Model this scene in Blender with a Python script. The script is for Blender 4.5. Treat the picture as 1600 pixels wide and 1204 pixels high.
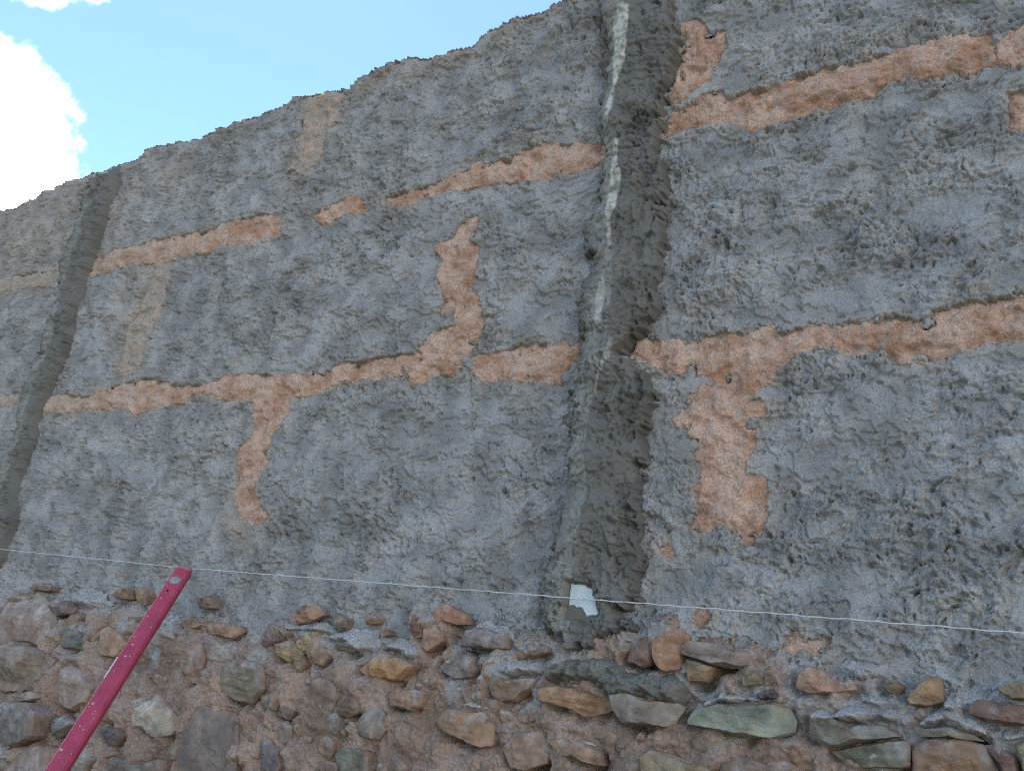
import bpy, math, random
import numpy as np
from mathutils import Matrix, Vector

random.seed(7)
S = bpy.context.scene
col = S.collection
for o in list(bpy.data.objects):
    bpy.data.objects.remove(o)

# ------------------------------------------------------------------ camera
# wall face = plane y = 0, x runs along the wall, z up; the camera stands D in front of it
CX, CY = 800.0, 602.0
F = 1395.4
D, HC = 1.05, 0.62
VH, VV = (-1280.0, 738.0), (1430.0, -4080.0)      # vanishing points of the courses and of the plumb lines
def camdir(p): return np.array([p[0] - CX, -(p[1] - CY), -F])
AX = -camdir(VH); AX /= np.linalg.norm(AX)
AZ = camdir(VV); AZ = AZ - AX * (AX @ AZ); AZ /= np.linalg.norm(AZ)
AY = np.cross(AZ, AX)
ROT = np.array([AX, AY, AZ])
CPOS = np.array([0.0, -D, HC])
cam = bpy.data.cameras.new('camera')
cam.sensor_width = 36.0; cam.lens = 36.0 * F / 1600.0
cam.clip_start = 0.02; cam.clip_end = 3000
camo = bpy.data.objects.new('camera', cam); col.objects.link(camo)
camo.matrix_world = Matrix.Translation(CPOS) @ Matrix(ROT.tolist()).to_4x4()
S.camera = camo
S.render.engine = 'CYCLES'
S.cycles.use_denoising = False; S.cycles.pixel_filter_type = 'BLACKMAN_HARRIS'; S.cycles.filter_width = 1.15
S.cycles.adaptive_threshold = .008; S.cycles.max_bounces = 5; S.cycles.diffuse_bounces = 3
S.render.resolution_x = 1024; S.render.resolution_y = 770

# ------------------------------------------------------------------ light
SUN_EL, SUN_AZ = math.radians(56), math.radians(-55)     # azimuth from +Y towards +X
sdir = Vector((math.sin(SUN_AZ) * math.cos(SUN_EL), math.cos(SUN_AZ) * math.cos(SUN_EL), math.sin(SUN_EL)))
sl = bpy.data.lights.new('sun', 'SUN'); sl.energy = 3.2; sl.angle = math.radians(0.53); sl.color = (1, .95, .87)
so = bpy.data.objects.new('sun', sl); col.objects.link(so)
so.rotation_euler = sdir.to_track_quat('Z', 'Y').to_euler()
S.view_settings.view_transform = 'Standard'; S.view_settings.look = 'None'
S.view_settings.gamma = 1; S.view_settings.exposure = 1.15

wd = bpy.data.worlds.new('World'); S.world = wd; wd.use_nodes = True
nt = wd.node_tree; nt.nodes.clear()
def N(t, typ, **kw):
    n = t.nodes.new(typ)
    for k, v in kw.items():
        if k.startswith('i_'):
            key = k[2:]
            n.inputs[int(key) if key.isdigit() else key.replace('_', ' ')].default_value = v
        else: setattr(n, k, v)
    return n
def L(t, a, b): t.links.new(a, b)
sky = N(nt, 'ShaderNodeTexSky', sky_type='NISHITA', sun_disc=False, sun_elevation=SUN_EL, sun_rotation=SUN_AZ,
        altitude=1500, air_density=1.0, dust_density=0.25, ozone_density=1.6)
out = N(nt, 'ShaderNodeOutputWorld'); bg = N(nt, 'ShaderNodeBackground'); bg.inputs[1].default_value = 0.13
tc = N(nt, 'ShaderNodeTexCoord')
# cumulus: noise on the sky's direction, thickest in a few banks
nz = N(nt, 'ShaderNodeTexNoise', i_Scale=13.0, i_Detail=8.0, i_Roughness=0.62)
L(nt, tc.outputs['Generated'], nz.inputs['Vector'])
def dirpx(x, y):
    w = ROT @ camdir((x, y)); return w / np.linalg.norm(w)
banks = [(dirpx(-640, 330), 0.345), (dirpx(-70, 190), 0.075), (dirpx(25, 110), 0.026), (dirpx(60, -75), 0.050), (dirpx(130, -70), 0.044),
         ]
acc = None
for dv, rad in banks:
    dv = dv / np.linalg.norm(dv)
    ds = N(nt, 'ShaderNodeVectorMath', operation='DISTANCE'); ds.inputs[1].default_value = dv.tolist()
    L(nt, tc.outputs['Generated'], ds.inputs[0])
    mr = N(nt, 'ShaderNodeMath', operation='MULTIPLY_ADD'); mr.inputs[1].default_value = 1 / .06; mr.inputs[2].default_value = 1 - rad / .06
    L(nt, ds.outputs['Value'], mr.inputs[0])
    if acc is None: acc = mr.outputs[0]
    else:
        mm = N(nt, 'ShaderNodeMath', operation='SMOOTH_MIN'); mm.inputs[2].default_value = .15
        L(nt, acc, mm.inputs[0]); L(nt, mr.outputs[0], mm.inputs[1]); acc = mm.outputs[0]
nl_ = N(nt, 'ShaderNodeTexNoise', i_Scale=1.7, i_Detail=2.0); L(nt, tc.outputs['Generated'], nl_.inputs['Vector'])
far_ = N(nt, 'ShaderNodeMapRange'); far_.inputs[1].default_value = .40; far_.inputs[2].default_value = .68; far_.inputs[3].default_value = 4.0; far_.inputs[4].default_value = .35
L(nt, nl_.outputs['Fac'], far_.inputs[0])
mm = N(nt, 'ShaderNodeMath', operation='SMOOTH_MIN'); mm.inputs[2].default_value = .1
L(nt, acc, mm.inputs[0]); L(nt, far_.outputs[0], mm.inputs[1]); acc = mm.outputs[0]
nm = N(nt, 'ShaderNodeMath', operation='MULTIPLY_ADD'); nm.inputs[1].default_value = -2.0; nm.inputs[2].default_value = 1.0
L(nt, nz.outputs['Fac'], nm.inputs[0])
ad = N(nt, 'ShaderNodeMath', operation='ADD'); L(nt, acc, ad.inputs[0]); L(nt, nm.outputs[0], ad.inputs[1])
mp = N(nt, 'ShaderNodeMapRange', interpolation_type='SMOOTHSTEP'); mp.inputs[1].default_value = 1.15; mp.inputs[2].default_value = .65
L(nt, ad.outputs[0], mp.inputs[0])
mx = N(nt, 'ShaderNodeMix', data_type='RGBA'); L(nt, mp.outputs[0], mx.inputs[0]); 
tint = N(nt, 'ShaderNodeMix', data_type='RGBA', blend_type='MULTIPLY'); tint.inputs[0].default_value = 1; tint.inputs[7].default_value = (.90, 1.02, 1.0, 1)
L(nt, sky.outputs[0], tint.inputs[6]); L(nt, tint.outputs[2], mx.inputs[6])
mx.inputs[7].default_value = (16.0, 15.6, 15.0, 1)
L(nt, mx.outputs[2], bg.inputs[0]); L(nt, bg.outputs[0], out.inputs[0])

# ------------------------------------------------------------------ helpers
def px2wall(x, y, h=0.0):
    """point of the wall's plane (h in front of it) that stands at photo pixel x, y"""
    w = ROT @ camdir((x, y)); t = (D - h) / w[1]; p = CPOS + t * w
    return p[0], p[2]
def wall2px(u, v, h=0.0):
    d = np.stack([u - CPOS[0], np.zeros_like(u) - h - CPOS[1], v - CPOS[2]], -1) @ ROT
    return CX - F * d[..., 0] / d[..., 2], CY + F * d[..., 1] / d[..., 2]
ZR = dict(A=(0, 820, 3.135), B=(400, 820, 3.135), C=(800, 820, 3.135), Dd=(1200, 820, 3.135), E=(0, 200, 3.01), F=(0, 500, 3.01),
          G=(400, 100, 3.01), H=(400, 450, 3.01), I=(800, 0, 3.01), J=(800, 350, 3.01), K=(800, 700, 3.01), L=(1200, 0, 3.01),
          M=(1200, 400, 3.01), T=(0, 0, 2.0), P=(0, 0, 1.0))
def zp(r, pts):
    ox, oy, s = ZR[r]; return [(ox + a / s, oy + b / s) for a, b in pts]
def towall(pxs, h=0.0): return np.array([px2wall(a, b, h) for a, b in pxs])

rs = np.random.RandomState(11)
PERM = rs.permutation(4096); PERM = np.concatenate([PERM, PERM]).astype(np.int32)
RA = rs.rand(4096).astype(np.float32); GA = rs.rand(4096) * 2 * np.pi; GX = np.cos(GA).astype(np.float32); GY = np.sin(GA).astype(np.float32)
def pn(x, y, seed=0):
    """gradient noise, about -0.7..0.7"""
    x = np.asarray(x, np.float32) + seed * 17.13; y = np.asarray(y, np.float32) + seed * 31.7
    xi = np.floor(x); yi = np.floor(y); fx = x - xi; fy = y - yi
    xi = xi.astype(np.int32) & 4095; yi = yi.astype(np.int32) & 4095
    x1 = (xi + 1) & 4095; y1 = (yi + 1) & 4095
    u = fx * fx * fx * (fx * (fx * 6 - 15) + 10); w = fy * fy * fy * (fy * (fy * 6 - 15) + 10)
    def g(a, b, dx, dy):
        k = PERM[PERM[a] + b]; return GX[k] * dx + GY[k] * dy
    n0 = g(xi, yi, fx, fy); n1 = g(x1, yi, fx - 1, fy)
    n2 = g(xi, y1, fx, fy - 1); n3 = g(x1, y1, fx - 1, fy - 1)
    a = n0 + u * (n1 - n0); b = n2 + u * (n3 - n2)
    return a + w * (b - a)
def fbm(x, y, size, octv=3, seed=0, gain=.5):
    r = 0; a = 1; s = 1 / size
    for i in range(octv):
        r = r + a * pn(x * s, y * s, seed + i * 3); a *= gain; s *= 2.03
    return r
def cells(x, y, size, seed=0, jit=.85):
    """field of rounded grains of uneven height, 0..1, sharp creases between them"""
    x = np.asarray(x, np.float32) / size + seed * 13.7; y = np.asarray(y, np.float32) / size + seed * 7.3
    xi = np.floor(x).astype(np.int32); yi = np.floor(y).astype(np.int32)
    best = np.zeros(x.shape, np.float32)
    for dx in (-1, 0, 1):
        for dy in (-1, 0, 1):
            k = PERM[PERM[(xi + dx) & 4095] + ((yi + dy) & 4095)]
            px_ = xi + dx + .5 + jit * .5 * GX[k]; py_ = yi + dy + .5 + jit * .5 * GY[k]
            am = .45 + .55 * RA[k]
            d2 = (x - px_) ** 2 + (y - py_) ** 2
            best = np.maximum(best, am * np.sqrt(np.maximum(0, 1 - d2 / (.35 + .75 * am))))
    return best
def sm(a, b, x):
    t = np.clip((x - a) / (b - a), 0, 1); return t * t * (3 - 2 * t)
def sdf(poly, u, v):
    """signed distance, positive inside"""
    p = np.asarray(poly); q = np.roll(p, -1, 0)
    d2 = np.full(u.shape, 1e9); ins = np.zeros(u.shape, bool)
    for (ax, ay), (bx, by) in zip(p, q):
        ex, ey = bx - ax, by - ay; l2 = ex * ex + ey * ey + 1e-12
        t = np.clip(((u - ax) * ex + (v - ay) * ey) / l2, 0, 1)
        d2 = np.minimum(d2, (u - ax - t * ex) ** 2 + (v - ay - t * ey) ** 2)
        if abs(ey) > 1e-9:
            ins ^= ((ay > v) != (by > v)) & (u < ex * (v - ay) / ey + ax)
    d = np.sqrt(d2); return np.where(ins, d, -d)
def srgb(*c):
    c = np.array(c) / 255.0
    return np.where(c <= .04045, c / 12.92, ((c + .055) / 1.055) ** 2.4)

def empty(name, loc=(0, 0, 0)):
    o = bpy.data.objects.new(name, None); o.location = loc; o.empty_display_size = .1; col.objects.link(o); return o
def tag(o, label=None, cat=None, group=None, kind=None):
    if label: o['label'] = label
    if cat: o['category'] = cat
    if group: o['group'] = group
    if kind: o['kind'] = kind
    return o
def mesh_obj(name, verts, quads, mat, parent=None, colr=None, tris=None, smooth=True):
    me = bpy.data.meshes.new(name)
    verts = np.ascontiguousarray(verts, np.float32)
    quads = np.asarray(quads, np.int32).reshape(-1, 4)
    tris = np.zeros((0, 3), np.int32) if tris is None else np.asarray(tris, np.int32).reshape(-1, 3)
    me.vertices.add(len(verts)); me.vertices.foreach_set('co', verts.ravel())
    nl = quads.size + tris.size
    me.loops.add(nl); me.loops.foreach_set('vertex_index', np.concatenate([quads.ravel(), tris.ravel()]).astype(np.int32))
    me.polygons.add(len(quads) + len(tris))
    st = np.concatenate([np.arange(len(quads)) * 4, quads.size + np.arange(len(tris)) * 3]).astype(np.int32)
    me.polygons.foreach_set('loop_start', st)
    me.update(calc_edges=True)
    me.polygons.foreach_set('use_smooth', np.full(len(quads) + len(tris), smooth))
    if colr is not None:
        at = me.color_attributes.new('Col', 'FLOAT_COLOR', 'POINT')
        c4 = np.ones((len(verts), 4), np.float32); c4[:, :3] = colr
        at.data.foreach_set('color', c4.ravel())
    me.materials.append(mat)
    o = bpy.data.objects.new(name, me); col.objects.link(o)
    if parent: o.parent = parent
    return o

# ------------------------------------------------------------------ materials
def rough_mat(name, rough=.95, spec=.25, bump=.35, bscale=420, var=.22, vscale=180, base=None, bdist=.002, speck=None):
    m = bpy.data.materials.new(name); m.use_nodes = True; t = m.node_tree; b = t.nodes['Principled BSDF']
    co = N(t, 'ShaderNodeTexCoord')
    if base is None:
        a = N(t, 'ShaderNodeVertexColor', layer_name='Col'); src = a.outputs[0]
    else:
        a = N(t, 'ShaderNodeRGB'); a.outputs[0].default_value = (*base, 1); src = a.outputs[0]
    n1 = N(t, 'ShaderNodeTexNoise', i_Scale=vscale, i_Detail=5.0, i_Roughness=.65); L(t, co.outputs['Object'], n1.inputs['Vector'])
    r = N(t, 'ShaderNodeMapRange'); r.inputs[1].default_value = .3; r.inputs[2].default_value = .7
    r.inputs[3].default_value = 1 - var; r.inputs[4].default_value = 1 + var
    L(t, n1.outputs['Fac'], r.inputs[0])
    mu = N(t, 'ShaderNodeMix', data_type='RGBA', blend_type='MULTIPLY'); mu.inputs[0].default_value = 1
    L(t, src, mu.inputs[6]); L(t, r.outputs[0], mu.inputs[7]); last = mu.outputs[2]
    if speck:
        vo = N(t, 'ShaderNodeTexNoise', i_Scale=speck[0], i_Detail=2.0); L(t, co.outputs['Object'], vo.inputs['Vector'])
        mr = N(t, 'ShaderNodeMapRange'); mr.inputs[1].default_value = speck[1]; mr.inputs[2].default_value = speck[1] + .04
        L(t, vo.outputs['Fac'], mr.inputs[0])
        m2 = N(t, 'ShaderNodeMix', data_type='RGBA'); L(t, mr.outputs[0], m2.inputs[0]); L(t, last, m2.inputs[6]); m2.inputs[7].default_value = (*speck[2], 1)
        last = m2.outputs[2]
    L(t, last, b.inputs['Base Color'])
    n2 = N(t, 'ShaderNodeTexNoise', i_Scale=bscale, i_Detail=4.0, i_Roughness=.6); L(t, co.outputs['Object'], n2.inputs['Vector'])
    bu = N(t, 'ShaderNodeBump', i_Strength=bump, i_Distance=bdist); L(t, n2.outputs['Fac'], bu.inputs['Height']); L(t, bu.outputs[0], b.inputs['Normal'])
    b.inputs['Roughness'].default_value = rough; b.inputs['Specular IOR Level'].default_value = spec
    return m
M_PL = rough_mat('cement_plaster', bump=.8, bscale=440, var=.30, vscale=430, bdist=.0024)
M_MUD = rough_mat('red_mud_mortar', bump=.9, bscale=480, var=.34, vscale=380, speck=(330, .69, (.62, .5, .4)))
M_BED = rough_mat('brown_mud_bed', bump=.7, bscale=330, var=.3, vscale=220, speck=(240, .70, (.42, .36, .31)))
M_SCR = rough_mat('damp_cement_screed', rough=.8, spec=.35, bump=.3, bscale=520, var=.14, vscale=240)
M_STONE = rough_mat('field_stone', rough=.8, spec=.35, bump=.35, bscale=260, var=.34, vscale=60)
M_LUMP = rough_mat('crumbled_mortar', bump=.7, bscale=420, var=.2, vscale=300)
M_EARTH = rough_mat('bare_earth', bump=.8, bscale=30, var=.35, vscale=6, base=(.12, .10, .07), bdist=.02)

# ------------------------------------------------------------------ the wall's lattice
ULEFT, URIGHT = -3.7, 1.0
us = [-0.02]
while us[-1] > ULEFT:
    u = us[-1]; us.append(u - (0.00112 * (1 + (u / D) ** 2) if u > -2.75 else 0.02))
us = us[::-1]
while us[-1] < URIGHT: us.append(us[-1] + (0.0015 if us[-1] < .02 else 0.006))
us = np.array(us)
VTOPMAX = 1.80
vs = np.concatenate([np.arange(-0.1, 0.27, .006), np.arange(0.27, VTOPMAX, .00135)])
U, V = np.meshgrid(us, vs); U = U.astype(np.float64)
NV, NU = U.shape
def fineidx(mask):
    """faces (quads) of the lattice whose four corners pass"""
    f = mask[:-1, :-1] & mask[1:, :-1] & mask[:-1, 1:] & mask[1:, 1:]
    return f
def sheet(name, fmask, X, Y, Z, C, mat, parent):
    iv, iu = np.nonzero(fmask)
    if len(iv) == 0: return None
    a = iv * NU + iu
    q = np.stack([a, a + 1, a + 1 + NU, a + NU], 1)
    used, inv = np.unique(q.ravel(), return_inverse=True)
    vert = np.stack([X.ravel()[used], Y.ravel()[used], Z.ravel()[used]], 1)
    return mesh_obj(name, vert, inv.reshape(-1, 4), mat, parent, C.reshape(-1, 3)[used])

# slow warps shared by everything on the wall
w1 = fbm(U, V, .05, 3, 1); w2 = fbm(U, V, .05, 3, 5)
Uw = U + .012 * w1; Vw = V + .012 * w2

# ---- traced patches of bare mud mortar (joints)
MUDPX = [
 ('E', [(430,650),(560,590),(650,570),(720,545),(850,520),(940,510),(1060,460),(1204,440),(1260,425),(1330,445),(1330,500),(1204,550),(1080,550),(960,580),(850,610),(770,630),(650,645),(560,665),(420,700)]),
 ('E', [(-60,735),(0,725),(120,702),(215,690),(320,640),(300,722),(230,742),(100,756),(0,788),(-60,800)]),
 ('G', [(300,715),(360,680),(450,640),(495,640),(510,690),(420,712),(340,740),(300,745)]),
 ('G', [(620,645),(720,615),(860,585),(900,555),(990,520),(1050,485),(1110,500),(1204,475),(1304,422),(1430,400),(1555,402),(1645,405),(1640,455),(1535,500),(1400,540),(1204,560),(1100,570),(960,590),(860,610),(770,640),(740,680),(640,670)]),
 ('I', [(735,575),(790,540),(870,490),(980,445),(1000,490),(1120,450),(1204,432),(1334,392),(1484,345),(1644,328),(1794,268),(1964,240),(2034,222),(2104,205),(2184,218),(2246,205),(2254,290),(2262,310),(2164,355),(2104,342),(2034,355),(2004,370),(1844,370),(1754,390),(1704,410),(1694,450),(1604,480),(1454,520),(1324,560),(1204,590),(1130,605),(1040,580),(940,580),(860,600),(740,640)]),
 ('L', [(1105,240),(1150,195),(1204,165),(1300,130),(1700,20),(1700,170),(1300,280),(1204,330),(1140,335),(1100,300)]),
 ('I', [(810,140),(860,110),(930,180),(1000,180),(1000,240),(950,330),(930,380),(860,430),(800,480),(745,500),(740,470),(800,400),(800,290),(860,230),(820,200)]),
 ('L', [(1160,480),(1204,460),(1300,480),(1300,640),(1204,640),(1155,615)]),
 ('G', [(290,165),(400,130),(420,165),(375,205),(388,260),(350,320),(315,400),(300,470),(250,500),(170,530),(180,480),(230,430),(220,370),(260,330),(225,280),(250,210)]),
 ('E', [(745,650),(830,640),(800,750),(770,850),(740,920),(700,1050),(670,1130),(600,1190),(570,1130),(610,1030),(610,960),(660,870),(705,760)]),
 ('G', [(980,770),(1060,740),(1055,765),(985,835),(1050,880),(1052,950),(1048,1020),(1010,1060),(1050,1110),(1050,1150),(1060,1200),(1080,1205),(1085,1230),(1045,1280),(1015,1345),(985,1380),(800,1350),(850,1285),(955,1250),(960,1190),(950,1140),(885,1170),(920,1100),(900,1030),(880,980),(920,930),(872,880),(930,850)]),
 ('F', [(0,375),(90,350),(130,360),(110,410),(30,400),(0,410)]),
 ('F', [(230,372),(330,360),(410,382),(480,350),(600,310),(720,290),(770,300),(850,322),(980,320),(1080,270),(1204,270),(1304,278),(1434,270),(1564,248),(1604,228),(1684,214),(1824,190),(1964,180),(2104,170),(2184,180),(2190,205),(2160,240),(2084,250),(2004,290),(1944,290),(1904,250),(1824,270),(1684,290),(1584,320),(1484,340),(1394,356),(1204,375),(1080,372),(960,352),(860,382),(770,410),(650,440),(600,412),(430,412),(220,440)]),
 ('H', [(1035,345),(1110,325),(1204,302),(1324,286),(1544,280),(1546,318),(1474,340),(1444,390),(1424,438),(1284,435),(1204,438),(1075,422),(1040,385)]),
 ('H', [(0,525),(170,508),(155,600),(80,690),(50,790),(62,830),(30,890),(20,960),(20,1040),(75,1090),(0,1105),(-75,1055),(-85,990),(-85,830),(-65,765),(-15,710),(0,650)]),
 ('J', [(573,610),(590,585),(640,560),(720,580),(800,580),(870,570),(930,540),(1010,520),(1060,552),(1140,520),(1230,498),(1245,505),(1265,548),(1390,512),(1414,490),(1534,500),(1644,500),(1694,470),(1794,460),(1854,470),(1894,490),(1984,488),(1994,440),(2104,410),(2154,390),(2254,385),(2374,365),(2500,350),(2800,310),(2800,450),(2500,520),(2408,550),(2284,550),(2204,556),(2144,580),(2044,610),(1974,630),(1944,645),(1894,610),(1866,590),(1854,640),(1774,630),(1764,562),(1734,560),(1714,590),(1604,600),(1534,600),(1524,570),(1444,560),(1374,590),(1314,640),(1244,672),(1224,710),(1210,735),(1150,760),(1120,838),(1190,850),(1195,890),(1120,905),(1055,978),(1130,992),(1130,1040),(1090,1130),(1105,1190),(1190,1205),(1200,1340),(1180,1440),(1130,1500),(1090,1450),(1010,1430),(1000,1380),(950,1430),(860,1430),(920,1340),(890,1260),(920,1210),(900,1085),(920,1050),(900,1012),(870,1000),(880,925),(790,932),(840,890),(862,830),(912,772),(980,790),(1012,745),(920,720),(850,690),(730,700),(650,650),(600,655)]),
 ('K', [(728,492),(750,468),(768,488),(748,508)]),
 ('K', [(888,782),(920,768),(945,808),(912,832)]),
 ('Dd', [(90,640),(110,560),(150,540),(172,570),(130,640)]),
 ('Dd', [(205,600),(250,560),(310,560),(310,610),(240,635)]),
]
MUD = [towall(zp(r, p), .004) for r, p in MUDPX]
# joints carried on past the picture's edges
J1, J2 = .62 + (1.795 - .85) * .8077, .62 + (1.362 - .85) * .8077
MUD.append(np.array([(.25, J1 + .02), (.95, J1 + .025), (.95, J1 - .03), (.25, J1 - .028)]))
MUD.append(np.array([(.3, J2 + .03), (.95, J2 + .02), (.95, J2 - .025), (.3, J2 - .028)]))
MUD.append(np.array([(.5, J2 - .03), (.56, J2 - .03), (.55, .85), (.49, .88)]))
MUD.append(np.array([(-3.6, J1 + .02), (-2.75, J1 + .02), (-2.75, J1 - .02), (-3.6, J1 - .02)]))
MUD.append(np.array([(-3.6, J2 + .02), (-2.45, J2 + .025), (-2.45, J2 - .02), (-3.6, J2 - .02)]))
edge = .0045 * fbm(U, V, .03, 2, 21) + .0035 * fbm(U, V, .010, 3, 24)
isle = .012 * sm(.42, .54, fbm(U, V, .024, 3, 27))
edge = edge + .0035 * fbm(U, V, .005, 2, 29) 
MS = np.full(U.shape, -1.0); MI = np.full(U.shape, -1, np.int16)
def bbox_sdf(poly, pad):
    a, b = poly.min(0) - pad, poly.max(0) + pad
    i0, i1 = np.searchsorted(vs, [a[1], b[1]]); j0, j1 = np.searchsorted(us, [a[0], b[0]])
    sl_ = (slice(i0, max(i1, i0)), slice(j0, max(j1, j0)))
    if i1 <= i0 or j1 <= j0: return None, None
    return sl_, sdf(poly, U[sl_], V[sl_])
for k, p in enumerate(MUD):
    s_, d_ = bbox_sdf(p, .03)
    if s_ is None: continue
    d_ = np.minimum(d_, .011) + {10: .005, 9: .003, 8: .004, 6: .004}.get(k, .0036) + edge[s_] - isle[s_]
    g = d_ > MS[s_]
    MS[s_] = np.where(g, d_, MS[s_]); MI[s_] = np.where(g, k, MI[s_])

# ---- crest of the wall
TOPPX = zp('T', [(0,668),(60,655),(120,625),(180,598),(210,580),(260,553),(320,540),(390,518),(440,500),(500,470),(560,450),(625,437),(634,425),(645,427),(700,412),(770,385),(860,355),(880,340),(940,312),(1000,308),(1060,292),(1100,288),(1130,262),(1180,235),(1240,208),(1300,195),(1380,180),(1440,165),(1490,140),(1530,100),(1560,98),(1600,87)]) + zp('I', [(30,100),(100,95),(180,65),(210,45),(300,0)])
TOP = towall(TOPPX)
tu = np.concatenate([[ULEFT - 1], TOP[:, 0], [-.6, -.3, 0, .4, 2]]); tv = np.concatenate([[TOP[0, 1] - .01], TOP[:, 1], [1.69, 1.70, 1.695, 1.70, 1.70]])
o_ = np.argsort(tu); VT = np.interp(us, tu[o_], tv[o_])[None, :]

# ---- lower edge of the plaster
BOTPX = zp('A', [(-300,280),(0,330),(220,380),(340,420),(470,430),(600,440),(690,410),(800,460),(830,490),(960,500),(1160,570)]) + \
        zp('B', [(0,500),(60,560),(110,520),(280,530),(350,560),(480,640),(590,600),(700,640),(770,640),(780,480),(830,370),(900,390),(985,470),(990,600),(1200,610)]) + \
        zp('C', [(0,610),(150,600),(240,590),(400,640),(530,560),(650,520),(820,490),(850,560),(1080,600),(1240,650)]) + \
        zp('Dd', [(100,660),(120,700),(200,690),(330,790),(420,800),(540,780),(560,850),(700,900),(950,860),(970,920),(1100,970),(1254,990),(1500,1020)])
BOT = towall(BOTPX, .01)
BOTU = np.maximum.accumulate(BOT[:, 0] + np.arange(len(BOT)) * 1e-5)
VB = np.interp(us, np.concatenate([[ULEFT], BOTU, [1.0]]), np.concatenate([[BOT[0, 1]], BOT[:, 1], [BOT[-1, 1]]]))[None, :]

# ------------------------------------------------------------------ relief
big = fbm(U, V, .16, 3, 40)
rough_n = fbm(U, V, .13, 3, 45)
SMOOTHPX = [('L', [(750,520),(850,430),(980,420),(1010,470),(1000,550),(880,555),(770,560)]), ('L', [(720,900),(900,880),(1040,900),(1010,1010),(860,1060),(560,1040)]),
            ('H', [(620,1050),(700,1000),(780,930),(830,960),(810,1030),(700,1060)]), ('J', [(0,320),(60,330),(80,450),(0,500)]),
            ('B', [(580,180),(700,130),(720,240),(640,290),(560,260)]), ('B', [(950,320),(1100,330),(1200,400),(1100,460),(1000,400)]),
            ('M', [(210,160),(380,110),(460,200),(400,270),(250,230)]), ('G', [(1130,620),(1190,560),(1204,760),(1160,720)])]
smo = np.zeros(U.shape)
for r, p in SMOOTHPX:
    s_, d_ = bbox_sdf(towall(zp(r, p), .01), .02)
    if s_ is not None: smo[s_] = np.maximum(smo[s_], sm(-.008, .012, d_ + .6 * edge[s_]))
sweep = fbm(Uw + .35 * Vw, Vw * 2.2 - .5 * Uw, .11, 3, 48)          # trowel passes have pressed some of it flat
roughness = np.clip(.80 + 1.25 * rough_n - .55 * sm(.05, .3, sweep), .16, 1.3) * (1 - .85 * smo)
def crumbs(u, v, seed):
    """granular cast mortar: rounded grains parted by sharp creases"""
    a = cells(u + .0016 * pn(u / .005, v / .005, seed + 6), v, .0080, seed); b = cells(u, v + .001 * pn(u / .003, v / .003, seed + 8), .0041, seed + 2)
    return .58 * a + .50 * b + .24 * np.abs(pn(u / .0028, v / .0026, seed + 4))
cr = crumbs(Uw, Vw, 60)
lump = fbm(Uw, Vw, .028, 3, 70)
# ragged plates left by the thrown coat: little ledges whose undersides are in shade
pl1 = fbm(Uw, Vw * 1.25, .085, 4, 80, .55); pl2 = fbm(Uw * .9, Vw, .05, 4, 90, .55)
ledge = .0042 * sm(-.010, .010, pl1) + .0034 * sm(-.008, .008, pl2 - .18) + .003 * sm(-.012, .012, pl2 + .25) + .003 * sm(-.01, .01, pl1 - .33)
pit = sm(.40, .50, fbm(Uw, Vw, .011, 2, 96)) * .005 + sm(.46, .52, fbm(U, V, .026, 2, 99)) * .006
wallbulge = .010 * fbm(U, V, .45, 2, 3)
plaster = wallbulge + .006 + .008 * big + roughness * (.0108 * cr + .0058 * lump - pit - .0055) + .80 * ledge * (1 - .5 * smo)
for x_, y_, r_ in [(1447,245,4.5),(738,748,2.5),(785,768,2.5),(1330,265,6),(1398,410,6),(960,640,3),(1180,100,4),(610,735,4),(1520,820,5),(690,915,5)]:      # single finger holes and pits
    cu, cv = px2wall(x_, y_, .01); rr = r_ * .0010
    plaster -= .010 * np.exp(-(((U - cu) ** 2 + (V - cv) ** 2) / rr ** 2) ** 1.5)
# bare mud, slightly below the coat, with a soft roll and grit
mudgr = fbm(U, V, .02, 3, 110); mudfine = .9 * cells(U, V, .0055, 115) + .7 * pn(U / .0024, V / .0024, 117)
mud = wallbulge + .0095 + .0045 * fbm(U, V, .07, 2, 105) + .0055 * mudgr + .0022 * mudfine + .0025 * sm(0, .012, MS)
mud -= .005 * sm(.05, .3, fbm(U, V, .045, 2, 119))
mud -= .014 * sm(-.001, -.009, MS)
e = sm(-.0035, .0035, -MS + .002 * (cr - .5))
below = V - VB + edge * 2.2
e2 = sm(-.005, .004, below)
plaster = plaster + .008 * np.exp(-(np.maximum(below, 0) / .016) ** 2) * np.clip(.6 + 1.5 * w1, 0, 1.2)      # broken lip along the coat's lower edge
pl_h = mud - .010 + (plaster - mud + .010) * e
bedh_base = .012 + .11 * np.clip(.80 - V, 0, 1)
pl_h = (bedh_base - .03) + (pl_h - bedh_base + .03) * e2

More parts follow.
